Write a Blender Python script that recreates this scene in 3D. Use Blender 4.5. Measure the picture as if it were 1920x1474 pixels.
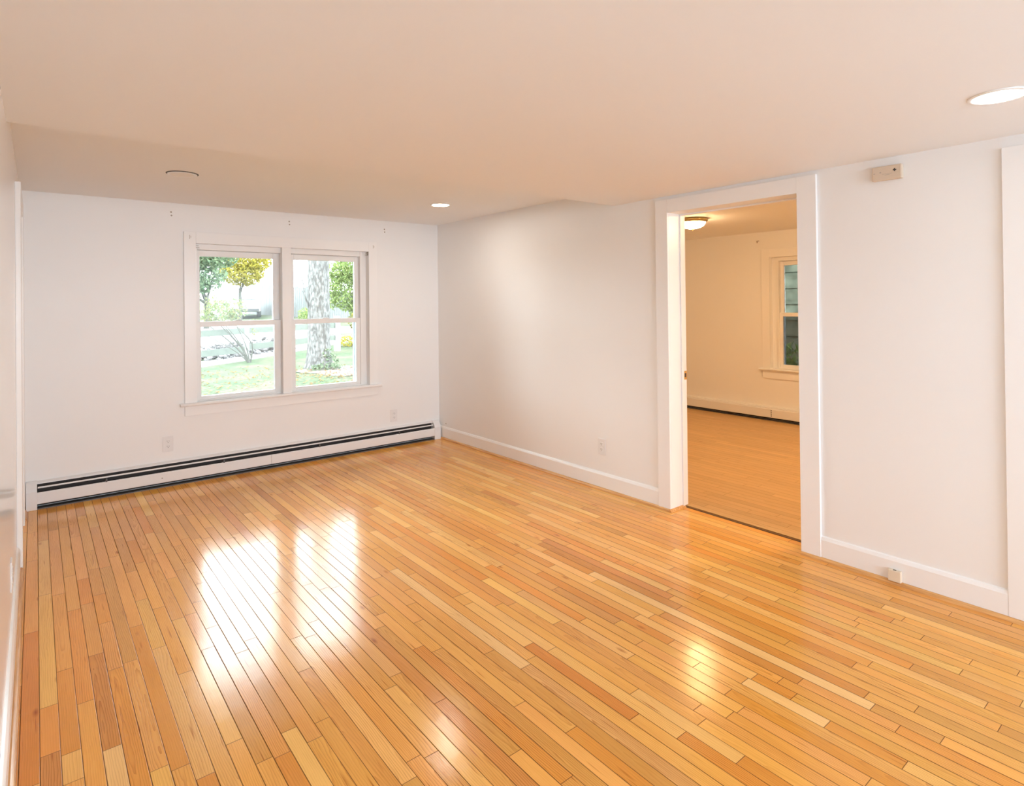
import bpy, bmesh, math, random
from mathutils import Vector, Matrix, noise

# ------------------------------------------------------------------ reset
for o in list(bpy.data.objects):
    bpy.data.objects.remove(o, do_unlink=True)
scene = bpy.context.scene
C = scene.collection
PI = math.pi

# ------------------------------------------------------------------ camera
cam_d = bpy.data.cameras.new('camera')
cam_d.sensor_fit = 'HORIZONTAL'
cam_d.sensor_width = 36.0
cam_d.lens = 1115.804 / 1920 * 36.0
cam_d.shift_x = 0.0
cam_d.shift_y = -175.8685 / 1920
cam_d.clip_start = 0.01
cam_d.clip_end = 500
cam = bpy.data.objects.new('camera', cam_d)
C.objects.link(cam)
yaw, pitch, roll = -0.6753, 0.0059, -0.0108
fw = Vector((-math.sin(yaw) * math.cos(pitch), math.cos(yaw) * math.cos(pitch), math.sin(pitch)))
rt = Vector((math.cos(yaw), math.sin(yaw), 0))
up = rt.cross(fw)
rt2 = math.cos(roll) * rt + math.sin(roll) * up
up2 = -math.sin(roll) * rt + math.cos(roll) * up
M = Matrix((rt2, up2, -fw)).transposed().to_4x4()
M.translation = Vector((-3.4009, -5.5249, 1.442))
cam.matrix_world = M
scene.camera = cam

# ------------------------------------------------------------------ world: bright overcast sky
SKY = 9.2
world = bpy.data.worlds.new('overcast_sky')
scene.world = world
world.use_nodes = True
wn, wl = world.node_tree.nodes, world.node_tree.links
wn.clear()
w_out = wn.new('ShaderNodeOutputWorld')
w_bg = wn.new('ShaderNodeBackground')
w_tc = wn.new('ShaderNodeTexCoord')
w_nz = wn.new('ShaderNodeTexNoise')
w_nz.inputs['Scale'].default_value = 2.2
w_nz.inputs['Detail'].default_value = 3
w_rp = wn.new('ShaderNodeValToRGB')
w_rp.color_ramp.elements[0].position = 0.35
w_rp.color_ramp.elements[0].color = (0.87, 0.96, 1.08, 1)
w_rp.color_ramp.elements[1].position = 0.65
w_rp.color_ramp.elements[1].color = (0.92, 0.98, 1.04, 1)
wl.new(w_tc.outputs['Generated'], w_nz.inputs['Vector'])
wl.new(w_nz.outputs['Fac'], w_rp.inputs['Fac'])
wl.new(w_rp.outputs['Color'], w_bg.inputs['Color'])
w_bg.inputs['Strength'].default_value = SKY
wl.new(w_bg.outputs['Background'], w_out.inputs['Surface'])

# ------------------------------------------------------------------ colour management
vs = scene.view_settings
scene.display_settings.display_device = 'sRGB'
vs.view_transform = 'Standard'
vs.look = 'None'
vs.exposure = 0.74
vs.gamma = 1.0
vs.use_curve_mapping = False
try:
    scene.cycles.use_denoising = True
    scene.cycles.max_bounces = 14
    scene.cycles.diffuse_bounces = 8
    scene.cycles.glossy_bounces = 4
    scene.cycles.transparent_max_bounces = 16
    scene.cycles.sample_clamp_indirect = 8.0
    scene.cycles.caustics_reflective = False
    scene.cycles.caustics_refractive = False
except Exception:
    pass

# ------------------------------------------------------------------ window light portals and the added rear fill
def area(name, loc, rot, sx, sy, power, col=(1, 1, 1), portal=False):
    d = bpy.data.lights.new(name, 'AREA')
    d.shape = 'RECTANGLE'
    d.size, d.size_y = sx, sy
    d.energy = power
    d.color = col
    if portal:
        d.cycles.is_portal = True
    o = bpy.data.objects.new(name, d)
    C.objects.link(o)
    o.location = loc
    o.rotation_euler = rot
    return o

YR = -10.6                     # rear wall, behind the camera
area('portal_window', (-1.61, 0.21, 1.27), (-PI / 2, 0, 0), 1.45, 1.25, 1, portal=True)
area('portal_rear', (-1.75, YR - 0.16, 1.35), (PI / 2, 0, 0), 2.7, 1.4, 1, portal=True)
area('rear_fill', (-1.75, YR - 0.3, 1.5), (PI / 2, 0, 0), 2.6, 1.4, 80, (0.84, 0.98, 1.14))  # added fill light standing in for unseen daylight from behind

# ------------------------------------------------------------------ geometry helpers
def box(bm, x0, x1, y0, y1, z0, z1, mat=0):
    x0, x1 = min(x0, x1), max(x0, x1)
    y0, y1 = min(y0, y1), max(y0, y1)
    z0, z1 = min(z0, z1), max(z0, z1)
    v = [bm.verts.new(p) for p in ((x0, y0, z0), (x1, y0, z0), (x1, y1, z0), (x0, y1, z0),
                                   (x0, y0, z1), (x1, y0, z1), (x1, y1, z1), (x0, y1, z1))]
    for f in ((3, 2, 1, 0), (4, 5, 6, 7), (0, 1, 5, 4), (1, 2, 6, 5), (2, 3, 7, 6), (3, 0, 4, 7)):
        fc = bm.faces.new([v[i] for i in f])
        fc.material_index = mat

def prism(bm, prof, a0, a1, axis='x'):
    """extrude a closed 2-D outline; axis x: outline is (y,z); axis y: outline is (x,z); axis z: (x,y)"""
    def P(p, a):
        return {'x': (a, p[0], p[1]), 'y': (p[0], a, p[1]), 'z': (p[0], p[1], a)}[axis]
    A = [bm.verts.new(P(p, a0)) for p in prof]
    B = [bm.verts.new(P(p, a1)) for p in prof]
    n = len(prof)
    bm.faces.new(A)
    bm.faces.new(B[::-1])
    for i in range(n):
        j = (i + 1) % n
        bm.faces.new((A[i], B[i], B[j], A[j]))

def lathe(bm, prof, seg=32, cx=0, cy=0, axis='z'):
    """revolve (r,h) pairs around an axis; caps where r is 0"""
    rings = []
    for r, h in prof:
        if r < 1e-6:
            p = (cx, cy, h) if axis == 'z' else (cx, h, cy)
            rings.append([bm.verts.new(p)])
        else:
            ring = []
            for i in range(seg):
                a = 2 * PI * i / seg
                p = (cx + r * math.cos(a), cy + r * math.sin(a), h) if axis == 'z' else \
                    (cx + r * math.cos(a), h, cy + r * math.sin(a))
                ring.append(bm.verts.new(p))
            rings.append(ring)
    for k in range(len(rings) - 1):
        a, b = rings[k], rings[k + 1]
        for i in range(seg):
            j = (i + 1) % seg
            if len(a) == 1 and len(b) == 1:
                continue
            if len(a) == 1:
                bm.faces.new((a[0], b[i], b[j]))
            elif len(b) == 1:
                bm.faces.new((a[i], b[0], a[j]))
            else:
                bm.faces.new((a[i], b[i], b[j], a[j]))

def tube(bm, pts, rad, seg=7):
    """tapered round tube through points"""
    pts = [Vector(p) for p in pts]
    if not isinstance(rad, (list, tuple)):
        rad = [rad] * len(pts)
    prev = None
    rings = []
    for i, p in enumerate(pts):
        d = (pts[min(i + 1, len(pts) - 1)] - pts[max(i - 1, 0)]).normalized()
        if prev is None:
            h = Vector((0, 0, 1)) if abs(d.z) < 0.9 else Vector((1, 0, 0))
            u = d.cross(h).normalized()
        else:
            u = (prev - d * prev.dot(d)).normalized()
        prev = u
        v = d.cross(u)
        rings.append([bm.verts.new(p + rad[i] * (math.cos(2 * PI * k / seg) * u + math.sin(2 * PI * k / seg) * v)) for k in range(seg)])
    for a, b in zip(rings, rings[1:]):
        for k in range(seg):
            j = (k + 1) % seg
            bm.faces.new((a[k], a[j], b[j], b[k]))
    bm.faces.new(rings[0][::-1])
    bm.faces.new(rings[-1])

def obj(name, bm, mats, parent=None, bevel=0, smooth=False):
    bmesh.ops.recalc_face_normals(bm, faces=bm.faces)
    me = bpy.data.meshes.new(name)
    bm.to_mesh(me)
    bm.free()
    if not isinstance(mats, (list, tuple)):
        mats = [mats]
    for m in mats:
        me.materials.append(m)
    if smooth:
        for p in me.polygons:
            p.use_smooth = True
    o = bpy.data.objects.new(name, me)
    C.objects.link(o)
    if parent is not None:
        o.parent = parent
    if bevel:
        b = o.modifiers.new('bevel', 'BEVEL')
        b.width = bevel
        b.segments = 2
        b.limit_method = 'ANGLE'
        b.angle_limit = math.radians(40)
    return o

def quick(name, fn, mats, parent=None, bevel=0, smooth=False):
    bm = bmesh.new()
    fn(bm)
    return obj(name, bm, mats, parent, bevel, smooth)

def boxes(name, lst, mats, parent=None, bevel=0):
    return quick(name, lambda bm: [box(bm, *b) for b in lst], mats, parent, bevel)

def empty(name, loc=(0, 0, 0), rz=0.0):
    o = bpy.data.objects.new(name, None)
    o.empty_display_size = 0.1
    C.objects.link(o)
    o.location = loc
    o.rotation_euler = (0, 0, rz)
    return o

def tag(o, label, cat, group=None, kind=None):
    o['label'] = label
    o['category'] = cat
    if group:
        o['group'] = group
    if kind:
        o['kind'] = kind
    return o

def struct(o):
    o['kind'] = 'structure'
    return o

def copy_tree(o, parent=None):
    c = o.copy()
    C.objects.link(c)
    if parent is not None:
        c.parent = parent
    for ch in list(o.children):
        copy_tree(ch, c)
    return c

# ------------------------------------------------------------------ materials
def new_mat(name):
    m = bpy.data.materials.new(name)
    m.use_nodes = True
    nt = m.node_tree
    return m, nt, nt.nodes, nt.links, nt.nodes['Principled BSDF']

def paint(name, col, rough=0.5, bump=0.0, bscale=120, var=0.0, vscale=3, metallic=0.0, spec=0.5):
    m, nt, n, l, b = new_mat(name)
    b.inputs['Roughness'].default_value = rough
    b.inputs['Metallic'].default_value = metallic
    b.inputs['Specular IOR Level'].default_value = spec
    tc = n.new('ShaderNodeTexCoord')
    nz = n.new('ShaderNodeTexNoise')
    nz.inputs['Scale'].default_value = vscale
    nz.inputs['Detail'].default_value = 4
    l.new(tc.outputs['Object'], nz.inputs['Vector'])
    mx = n.new('ShaderNodeMix')
    mx.data_type = 'RGBA'
    mx.inputs['A'].default_value = tuple(c * (1 - var) for c in col) + (1,)
    mx.inputs['B'].default_value = tuple(min(1, c * (1 + var)) for c in col) + (1,)
    l.new(nz.outputs['Fac'], mx.inputs['Factor'])
    l.new(mx.outputs['Result'], b.inputs['Base Color'])
    if bump:
        nb = n.new('ShaderNodeTexNoise')
        nb.inputs['Scale'].default_value = bscale
        nb.inputs['Detail'].default_value = 3
        l.new(tc.outputs['Object'], nb.inputs['Vector'])
        bp = n.new('ShaderNodeBump')
        bp.inputs['Strength'].default_value = bump
        bp.inputs['Distance'].default_value = 0.002
        l.new(nb.outputs['Fac'], bp.inputs['Height'])
        l.new(bp.outputs['Normal'], b.inputs['Normal'])
    return m

WALLC = (0.845, 0.852, 0.852)
m_wall = paint('white_wall_paint', WALLC, 0.42, 0.12, 60, 0.012, 1.3)
m_gloss = paint('white_satin_wall_paint', WALLC, 0.17, 0.10, 25, 0.01, 1.2)
m_ceil = paint('white_ceiling_paint', (0.85, 0.86, 0.868), 0.75, 0.06, 90, 0.012, 1.0)
m_trim = paint('white_trim_paint', (0.86, 0.865, 0.863), 0.28, 0.05, 30, 0.01, 2)
m_vinyl = paint('white_vinyl', (0.84, 0.842, 0.838), 0.35, 0, 1, 0.01, 3)
m_plate = paint('white_plastic', (0.79, 0.79, 0.79), 0.35, 0, 1, 0.01, 8)
m_slot = paint('dark_slot', (0.05, 0.045, 0.04), 0.6)
m_beige = paint('beige_plastic', (0.66, 0.55, 0.43), 0.45, 0, 1, 0.03, 12)
m_beige2 = paint('ivory_plastic', (0.74, 0.64, 0.50), 0.45, 0, 1, 0.03, 12)
m_enamel = paint('white_heater_enamel', (0.81, 0.815, 0.82), 0.3, 0, 1, 0.015, 6)
m_heater_shade = paint('shaded_heater_interior', (0.035, 0.03, 0.028), 0.7, 0, 1, 0.2, 30)
m_fin = paint('dusty_fin_metal', (0.13, 0.12, 0.11), 0.5, 0, 1, 0.5, 25, 0.3)
m_brass = paint('brass', (0.75, 0.52, 0.2), 0.28, 0, 1, 0.05, 20, 1.0)
m_bronze = paint('antique_bronze', (0.42, 0.30, 0.13), 0.35, 0, 1, 0.08, 20, 0.9)
m_steel = paint('dull_steel', (0.38, 0.34, 0.30), 0.4, 0, 1, 0.15, 80, 0.8)
m_anchor = paint('grey_wall_plug', (0.42, 0.36, 0.31), 0.6, 0, 1, 0.15, 200)
m_gasket = paint('grey_spacer', (0.38, 0.43, 0.46), 0.5)

def emis(name, col, strength):
    m, nt, n, l, b = new_mat(name)
    b.inputs['Base Color'].default_value = (0.9, 0.88, 0.85, 1)
    b.inputs['Emission Color'].default_value = col + (1,)
    b.inputs['Emission Strength'].default_value = strength
    return m
m_led = emis('lit_lamp_lens', (1.0, 0.93, 0.84), 76)
m_led_dim = emis('dimmer_lamp_lens', (1.0, 0.92, 0.82), 14)
m_bowl = emis('lit_frosted_bowl', (1.0, 0.65, 0.34), 55)
m_bowl_fill = emis('fill_lamp_bowl', (1.0, 0.66, 0.35), 135)
m_lens_off = paint('unlit_lamp_lens', (0.80, 0.76, 0.70), 0.4)

def glass_mat():
    m = bpy.data.materials.new('window_glass')
    m.use_nodes = True
    n, l = m.node_tree.nodes, m.node_tree.links
    n.clear()
    out = n.new('ShaderNodeOutputMaterial')
    tr = n.new('ShaderNodeBsdfTransparent')
    tr.inputs['Color'].default_value = (0.95, 0.98, 0.96, 1)
    gl = n.new('ShaderNodeBsdfGlossy')
    gl.inputs['Roughness'].default_value = 0.02
    fr = n.new('ShaderNodeFresnel')
    fr.inputs['IOR'].default_value = 1.45
    mx = n.new('ShaderNodeMixShader')
    l.new(fr.outputs['Fac'], mx.inputs['Fac'])
    l.new(tr.outputs['BSDF'], mx.inputs[1])
    l.new(gl.outputs['BSDF'], mx.inputs[2])
    l.new(mx.outputs['Shader'], out.inputs['Surface'])
    return m
m_glass = glass_mat()

def screen_mat():
    m = bpy.data.materials.new('insect_screen')
    m.use_nodes = True
    n, l = m.node_tree.nodes, m.node_tree.links
    n.clear()
    out = n.new('ShaderNodeOutputMaterial')
    tr = n.new('ShaderNodeBsdfTransparent')
    df = n.new('ShaderNodeBsdfDiffuse')
    df.inputs['Color'].default_value = (0.05, 0.045, 0.035, 1)
    mx = n.new('ShaderNodeMixShader')
    mx.inputs['Fac'].default_value = 0.5
    l.new(tr.outputs['BSDF'], mx.inputs[1])
    l.new(df.outputs['BSDF'], mx.inputs[2])
    l.new(mx.outputs['Shader'], out.inputs['Surface'])
    return m
m_screen = screen_mat()

def wood_floor_mat(name, contrast=1.0, rough=0.2, gap=0.0011, spec=0.5, tint=(1, 1, 1)):
    """boards: UV = (across in m, along in m); corner colours 'tone' (board colour) and 'seed' (s1,s2,length/4)"""
    m, nt, n, l, b = new_mat(name)
    def N(t, **kw):
        x = n.new(t)
        for k, v in kw.items():
            setattr(x, k, v)
        return x
    def math_(op, a, c=None, d=None, clamp=False):
        x = N('ShaderNodeMath', operation=op)
        x.use_clamp = clamp
        for i, q in enumerate((a, c, d)):
            if q is None:
                continue
            if isinstance(q, (int, float)):
                x.inputs[i].default_value = q
            else:
                l.new(q, x.inputs[i])
        return x.outputs[0]
    uv = N('ShaderNodeUVMap', uv_map='UVMap')
    sep = N('ShaderNodeSeparateXYZ')
    l.new(uv.outputs['UV'], sep.inputs[0])
    U, V = sep.outputs[0], sep.outputs[1]
    tone = N('ShaderNodeVertexColor', layer_name='tone')
    seed = N('ShaderNodeVertexColor', layer_name='seed')
    ss = N('ShaderNodeSeparateColor')
    l.new(seed.outputs['Color'], ss.inputs[0])
    s1, s2, s3 = ss.outputs[0], ss.outputs[1], ss.outputs[2]
    # coordinates in an imagined log: across, along*tilt
    cx = math_('ADD', U, math_('MULTIPLY', math_('SUBTRACT', s1, 0.5), 0.16))
    comb = N('ShaderNodeCombineXYZ')
    l.new(math_('ADD', U, math_('MULTIPLY', s1, 37.0)), comb.inputs[0])
    l.new(math_('ADD', math_('MULTIPLY', V, 0.16), math_('MULTIPLY', s2, 53.0)), comb.inputs[1])
    l.new(math_('MULTIPLY', s3, 19.0), comb.inputs[2])
    nz = N('ShaderNodeTexNoise')
    nz.inputs['Scale'].default_value = 22
    nz.inputs['Detail'].default_value = 3
    nz.inputs['Roughness'].default_value = 0.55
    l.new(comb.outputs[0], nz.inputs['Vector'])
    wob = math_('MULTIPLY', math_('SUBTRACT', nz.outputs['Fac'], 0.5), 0.024)
    al = math_('MULTIPLY', math_('ADD', math_('SUBTRACT', V, math_('MULTIPLY', s2, 1.2)), 0.3), 0.035)
    rr = math_('SQRT', math_('ADD', math_('MULTIPLY', cx, cx), math_('MULTIPLY', al, al)))
    ring = math_('ADD', rr, wob)
    saw = math_('FRACT', math_('MULTIPLY', ring, 150.0))
    # late wood: sharp dark line at the end of each ring
    late = math_('POWER', saw, 3.0)
    # fine pores stretched along the board
    comb2 = N('ShaderNodeCombineXYZ')
    l.new(math_('MULTIPLY', U, 480.0), comb2.inputs[0])
    l.new(math_('ADD', math_('MULTIPLY', V, 9.0), math_('MULTIPLY', s2, 91.0)), comb2.inputs[1])
    l.new(math_('MULTIPLY', s1, 31.0), comb2.inputs[2])
    pz = N('ShaderNodeTexNoise')
    pz.inputs['Scale'].default_value = 1.0
    pz.inputs['Detail'].default_value = 2
    l.new(comb2.outputs[0], pz.inputs['Vector'])
    # broad mottling and the odd knot
    mz = N('ShaderNodeTexNoise')
    mz.inputs['Scale'].default_value = 9
    mz.inputs['Detail'].default_value = 2
    l.new(comb.outputs[0], mz.inputs['Vector'])
    kz = N('ShaderNodeTexVoronoi')
    kz.inputs['Scale'].default_value = 2.6
    comb3 = N('ShaderNodeCombineXYZ')
    l.new(math_('ADD', math_('MULTIPLY', U, 3.0), math_('MULTIPLY', s1, 71.0)), comb3.inputs[0])
    l.new(math_('ADD', V, math_('MULTIPLY', s2, 43.0)), comb3.inputs[1])
    l.new(comb3.outputs[0], kz.inputs['Vector'])
    knot = math_('SUBTRACT', 1.0, math_('MULTIPLY', kz.outputs['Distance'], 11.0), clamp=True)
    amt = math_('MULTIPLY', math_('ADD', math_('MULTIPLY', s3, 0.55), 0.16), contrast)
    k1 = math_('MULTIPLY', late, amt)
    k2 = math_('MULTIPLY', math_('SUBTRACT', pz.outputs['Fac'], 0.45), 0.42 * contrast)
    k3 = math_('MULTIPLY', math_('SUBTRACT', mz.outputs['Fac'], 0.5), 0.55 * contrast)
    k4 = math_('MULTIPLY', knot, 0.9 * contrast)
    # thin dark mineral streaks
    comb4 = N('ShaderNodeCombineXYZ')
    l.new(math_('ADD', math_('MULTIPLY', U, 95.0), math_('MULTIPLY', s1, 63.0)), comb4.inputs[0])
    l.new(math_('ADD', math_('MULTIPLY', V, 4.5), math_('MULTIPLY', s2, 27.0)), comb4.inputs[1])
    sz = N('ShaderNodeTexNoise')
    sz.inputs['Scale'].default_value = 1.0
    sz.inputs['Detail'].default_value = 1
    l.new(comb4.outputs[0], sz.inputs['Vector'])
    k5 = math_('MULTIPLY', math_('MULTIPLY', math_('SUBTRACT', sz.outputs['Fac'], 0.69), 7.0, clamp=True), 0.9 * contrast)
    dark = math_('ADD', math_('ADD', math_('ADD', k1, k2), k5), math_('ADD', k3, k4))
    # 0 at base tone, 1 deep brown
    mix1 = N('ShaderNodeMix', data_type='RGBA')
    l.new(math_('ADD', dark, 0.0, clamp=True), mix1.inputs['Factor'])
    l.new(tone.outputs['Color'], mix1.inputs['A'])
    mul = N('ShaderNodeMix', data_type='RGBA', blend_type='MULTIPLY')
    mul.inputs['Factor'].default_value = 1.0
    l.new(tone.outputs['Color'], mul.inputs['A'])
    mul.inputs['B'].default_value = (0.50, 0.30, 0.16, 1)
    l.new(mul.outputs['Result'], mix1.inputs['B'])
    # lighter streaks where 'dark' is negative
    lite = N('ShaderNodeMix', data_type='RGBA', blend_type='ADD')
    l.new(math_('MULTIPLY', dark, -0.5, clamp=True), lite.inputs['Factor'])
    l.new(mix1.outputs['Result'], lite.inputs['A'])
    lite.inputs['B'].default_value = (0.5, 0.38, 0.2, 1)
    # gaps between boards: real dark seams, some wider than others
    wdt = N('ShaderNodeAttribute', attribute_name='width')
    W = wdt.outputs['Fac']
    ln = N('ShaderNodeAttribute', attribute_name='length')
    eu = math_('MINIMUM', U, math_('SUBTRACT', W, U))
    ev = math_('MINIMUM', V, math_('SUBTRACT', ln.outputs['Fac'], V))
    gw = math_('ADD', math_('MULTIPLY', s2, gap * 0.8), gap * 0.45)
    gu = math_('SUBTRACT', 1.0, math_('DIVIDE', math_('SUBTRACT', eu, gw), 0.0008), clamp=True)
    gv = math_('SUBTRACT', 1.0, math_('DIVIDE', math_('SUBTRACT', ev, gap * 0.7), 0.0008), clamp=True)
    g = math_('MAXIMUM', gu, gv)
    gmix = N('ShaderNodeMix', data_type='RGBA')
    l.new(math_('MULTIPLY', g, 0.8), gmix.inputs['Factor'])
    l.new(lite.outputs['Result'], gmix.inputs['A'])
    gmix.inputs['B'].default_value = (0.085, 0.032, 0.012, 1)
    l.new(gmix.outputs['Result'], b.inputs['Base Color'])
    # varnish
    geo = N('ShaderNodeNewGeometry')
    rn = N('ShaderNodeTexNoise')
    rn.inputs['Scale'].default_value = 3.0
    rn.inputs['Detail'].default_value = 5
    l.new(geo.outputs['Position'], rn.inputs['Vector'])
    l.new(math_('ADD', math_('MULTIPLY', math_('SUBTRACT', rn.outputs['Fac'], 0.5), 0.16), math_('ADD', math_('MULTIPLY', g, 0.3), rough)), b.inputs['Roughness'])
    l.new(math_('MULTIPLY', math_('SUBTRACT', 1.0, g), spec), b.inputs['Specular IOR Level'])
    wv = N('ShaderNodeTexNoise')
    wv.inputs['Scale'].default_value = 14
    wv.inputs['Detail'].default_value = 3
    l.new(geo.outputs['Position'], wv.inputs['Vector'])
    crown = math_('MULTIPLY', math_('MULTIPLY', eu, eu), 0.0)
    hgt = math_('ADD', math_('MULTIPLY', wv.outputs['Fac'], 0.0007), math_('ADD', math_('MULTIPLY', g, -0.0005), math_('ADD', crown, math_('MULTIPLY', late, -0.00004))))
    bp = N('ShaderNodeBump')
    bp.inputs['Strength'].default_value = 0.6
    bp.inputs['Distance'].default_value = 1.0
    l.new(hgt, bp.inputs['Height'])
    l.new(bp.outputs['Normal'], b.inputs['Normal'])
    return m
m_oak = wood_floor_mat('varnished_oak_strips', 1.0, 0.17, spec=0.42)
m_lam = wood_floor_mat('honey_laminate', 0.8, 0.40, 0.0004, spec=0.3)

def wood_trim_mat():
    m, nt, n, l, b = new_mat('varnished_oak_moulding')
    tc = n.new('ShaderNodeTexCoord')
    mp = n.new('ShaderNodeMapping')
    mp.inputs['Scale'].default_value = (60, 3, 60)
    nz = n.new('ShaderNodeTexNoise')
    nz.inputs['Scale'].default_value = 1.5
    nz.inputs['Detail'].default_value = 4
    rp = n.new('ShaderNodeValToRGB')
    rp.color_ramp.elements[0].color = (0.52, 0.24, 0.075, 1)
    rp.color_ramp.elements[0].position = 0.3
    rp.color_ramp.elements[1].color = (0.78, 0.44, 0.17, 1)
    rp.color_ramp.elements[1].position = 0.7
    l.new(tc.outputs['Object'], mp.inputs['Vector'])
    l.new(mp.outputs['Vector'], nz.inputs['Vector'])
    l.new(nz.outputs['Fac'], rp.inputs['Fac'])
    l.new(rp.outputs['Color'], b.inputs['Base Color'])
    b.inputs['Roughness'].default_value = 0.25
    return m
m_shoe = wood_trim_mat()

# ------------------------------------------------------------------ the room's measures
XL = -3.487                  # left wall face
ZC = 2.2875                  # ceiling by the window
ZL = 2.163                   # lower ceiling in front
YS = -2.515                  # where the two meet
WT = 0.155                   # partition thickness
DY0, DY1, DZ = -3.90, -3.011, 2.047     # doorway
X2 = 3.4565                  # far wall of the next room
Z2 = 2.262

def board_floor(name, rows, mat, slab, seedn):
    """rows: list of (x0, x1, y0, y1, palette fn, forced list)"""
    rnd = random.Random(seedn)
    verts, faces, uvs, tones, seeds, wid, lng = [], [], [], [], [], [], []
    def put(x0, x1, y0, y1, col, sd, z):
        if y1 - y0 < 1e-4:
            return
        k = len(verts)
        verts.extend([(x0, y0, z), (x1, y0, z), (x1, y1, z), (x0, y1, z)])
        faces.append((k, k + 1, k + 2, k + 3))
        w, L = x1 - x0, y1 - y0
        uvs.extend([(0, 0), (w, 0), (w, L), (0, L)])
        tones.extend([col] * 4)
        seeds.extend([sd] * 4)
        wid.extend([w] * 4)
        lng.extend([L] * 4)
    for (x0, x1, y0, y1, pal, forced, z, lo, hi) in rows:
        forced = sorted(forced)
        spans = []
        cur = y0
        def fill(a, c):
            y = a
            first = True
            while y < c - 1e-4:
                L = rnd.uniform(lo, hi)
                if first:
                    L *= rnd.uniform(0.25, 1)
                    first = False
                if c - (y + L) < 0.18:
                    L = c - y
                spans.append((y, min(c, y + L), None))
                y += L
        for (fa, fb, fc) in forced:
            fa = max(fa, y0)
            fb = min(fb, y1)
            if fa > cur:
                fill(cur, fa)
            spans.append((fa, fb, fc))
            cur = fb
        if cur < y1:
            fill(cur, y1)
        for (a, c, fc) in spans:
            if fc is None:
                col, s3 = pal(rnd)
                s1 = rnd.random()
            else:
                col, s3, s1 = fc
            put(x0, x1, a, c, col + (1,), (s1, rnd.random(), s3, 1), z)
    nb = len(faces)
    bm = bmesh.new()
    for s in slab:
        box(bm, *s)
    bm.verts.ensure_lookup_table()
    off = len(verts)
    idx = {v: i for i, v in enumerate(bm.verts)}
    sv = [tuple(v.co) for v in bm.verts]
    sf = [tuple(off + idx[v] for v in f.verts) for f in bm.faces]
    bm.free()
    me = bpy.data.meshes.new(name)
    me.from_pydata(verts + sv, [], faces + sf)
    nc = sum(len(f) for f in sf)
    me.uv_layers.new(name='UVMap')
    me.color_attributes.new('tone', 'FLOAT_COLOR', 'CORNER')
    me.color_attributes.new('seed', 'FLOAT_COLOR', 'CORNER')
    me.attributes.new('width', 'FLOAT', 'CORNER')
    me.attributes.new('length', 'FLOAT', 'CORNER')
    uvs += [(0.02, 0.3)] * nc
    tones += [(0.45, 0.23, 0.08, 1)] * nc
    seeds += [(0.5, 0.5, 0.2, 1)] * nc
    wid += [0.05] * nc
    lng += [0.6] * nc
    me.uv_layers['UVMap'].data.foreach_set('uv', [c for p in uvs for c in p])
    me.attributes['tone'].data.foreach_set('color', [c for p in tones for c in p])
    me.attributes['seed'].data.foreach_set('color', [c for p in seeds for c in p])
    me.attributes['width'].data.foreach_set('value', wid)
    me.attributes['length'].data.foreach_set('value', lng)
    me.materials.append(mat)
    me.update()
    o = bpy.data.objects.new(name, me)
    C.objects.link(o)
    return o

# board colours (linear)
MID, LIGHT, ORANGE, BROWN, RED, PALE = (0.85, 0.420, 0.094), (0.92, 0.515, 0.145), (0.81, 0.350, 0.062), (0.70, 0.305, 0.066), (0.75, 0.285, 0.046), (0.92, 0.57, 0.215)
def jit(c, r, a=0.07):
    k = 1 + r.uniform(-a, a)
    return (min(.95, c[0] * k), min(.95, c[1] * k * (1 + r.uniform(-.04, .04))), min(.95, c[2] * k * (1 + r.uniform(-.12, .12))))
def pal_oak(r):
    t = r.random()
    s3 = r.random() ** 1.6
    if t < 0.64: return jit(MID, r), s3
    if t < 0.80: return jit(LIGHT, r), s3 * 0.8
    if t < 0.90: return jit(ORANGE, r), s3
    if t < 0.97: return jit((0.75, 0.37, 0.085), r), s3
    return jit(BROWN, r), s3
def pal_lam(r):
    k = r.uniform(0.94, 1.06)
    return (0.64 * k, 0.41 * k, 0.18 * k), r.random() * 0.5

YT = -6.3                    # oak ends here; an added pale floor goes on unseen to the rear wall
P, PH = 0.0528, -0.0169
# boards one can pick out in the photograph: row -> (y0, y1, (colour, grain strength, grain centre))
FORCED = {
    -61: [(-3.171, -2.501, (BROWN, 1.0, 0.42)), (-3.60, -3.171, (PALE, 0.35, 0.9))],
    -63: [(-3.110, -2.547, (ORANGE, 0.25, 0.95)), (-3.262, -3.110, (LIGHT, 0.2, 0.8))],
    -65: [(-3.203, -2.112, (RED, 0.15, 0.9))],
    -34: [(-4.162, -3.596, (RED, 0.5, 0.95)), (-3.596, -3.15, (LIGHT, 0.2, 0.85))],
    -41: [(-4.210, -3.315, (ORANGE, 1.0, 0.80))],
    -36: [(-4.60, -3.702, ((0.80, 0.42, 0.125), 0.75, 0.47)), (-3.702, -2.585, (PALE, 0.4, 0.6))],
    -21: [(-4.664, -3.30, (PALE, 0.12, 0.95))],
    -22: [(-4.434, -3.80, (BROWN, 0.3, 0.9))],
    -25: [(-4.601, -4.30, (PALE, 0.1, 0.9))],
    -24: [(-4.461, -4.31, (ORANGE, 0.8, 0.45))],
}
rows = []
k = math.floor((XL - PH) / P)
while PH + P * k < 0.14:
    a, c = PH + P * k, PH + P * (k + 1)
    if a < 0:
        rows.append((max(a, XL), c, YT, 0.0, pal_oak, FORCED.get(k, []), 0.0, 0.28, 1.15))
    else:
        rows.append((a, min(c, 0.142), DY0, DY1, pal_oak, [], 0.0, 0.28, 1.15))
    k += 1
struct(board_floor('floor', rows, m_oak, [(XL - 0.15, 0.0, YT, 0.2, -0.12, -0.004), (0.0, 0.142, DY0, DY1, -0.12, -0.004)], 11))
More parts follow.
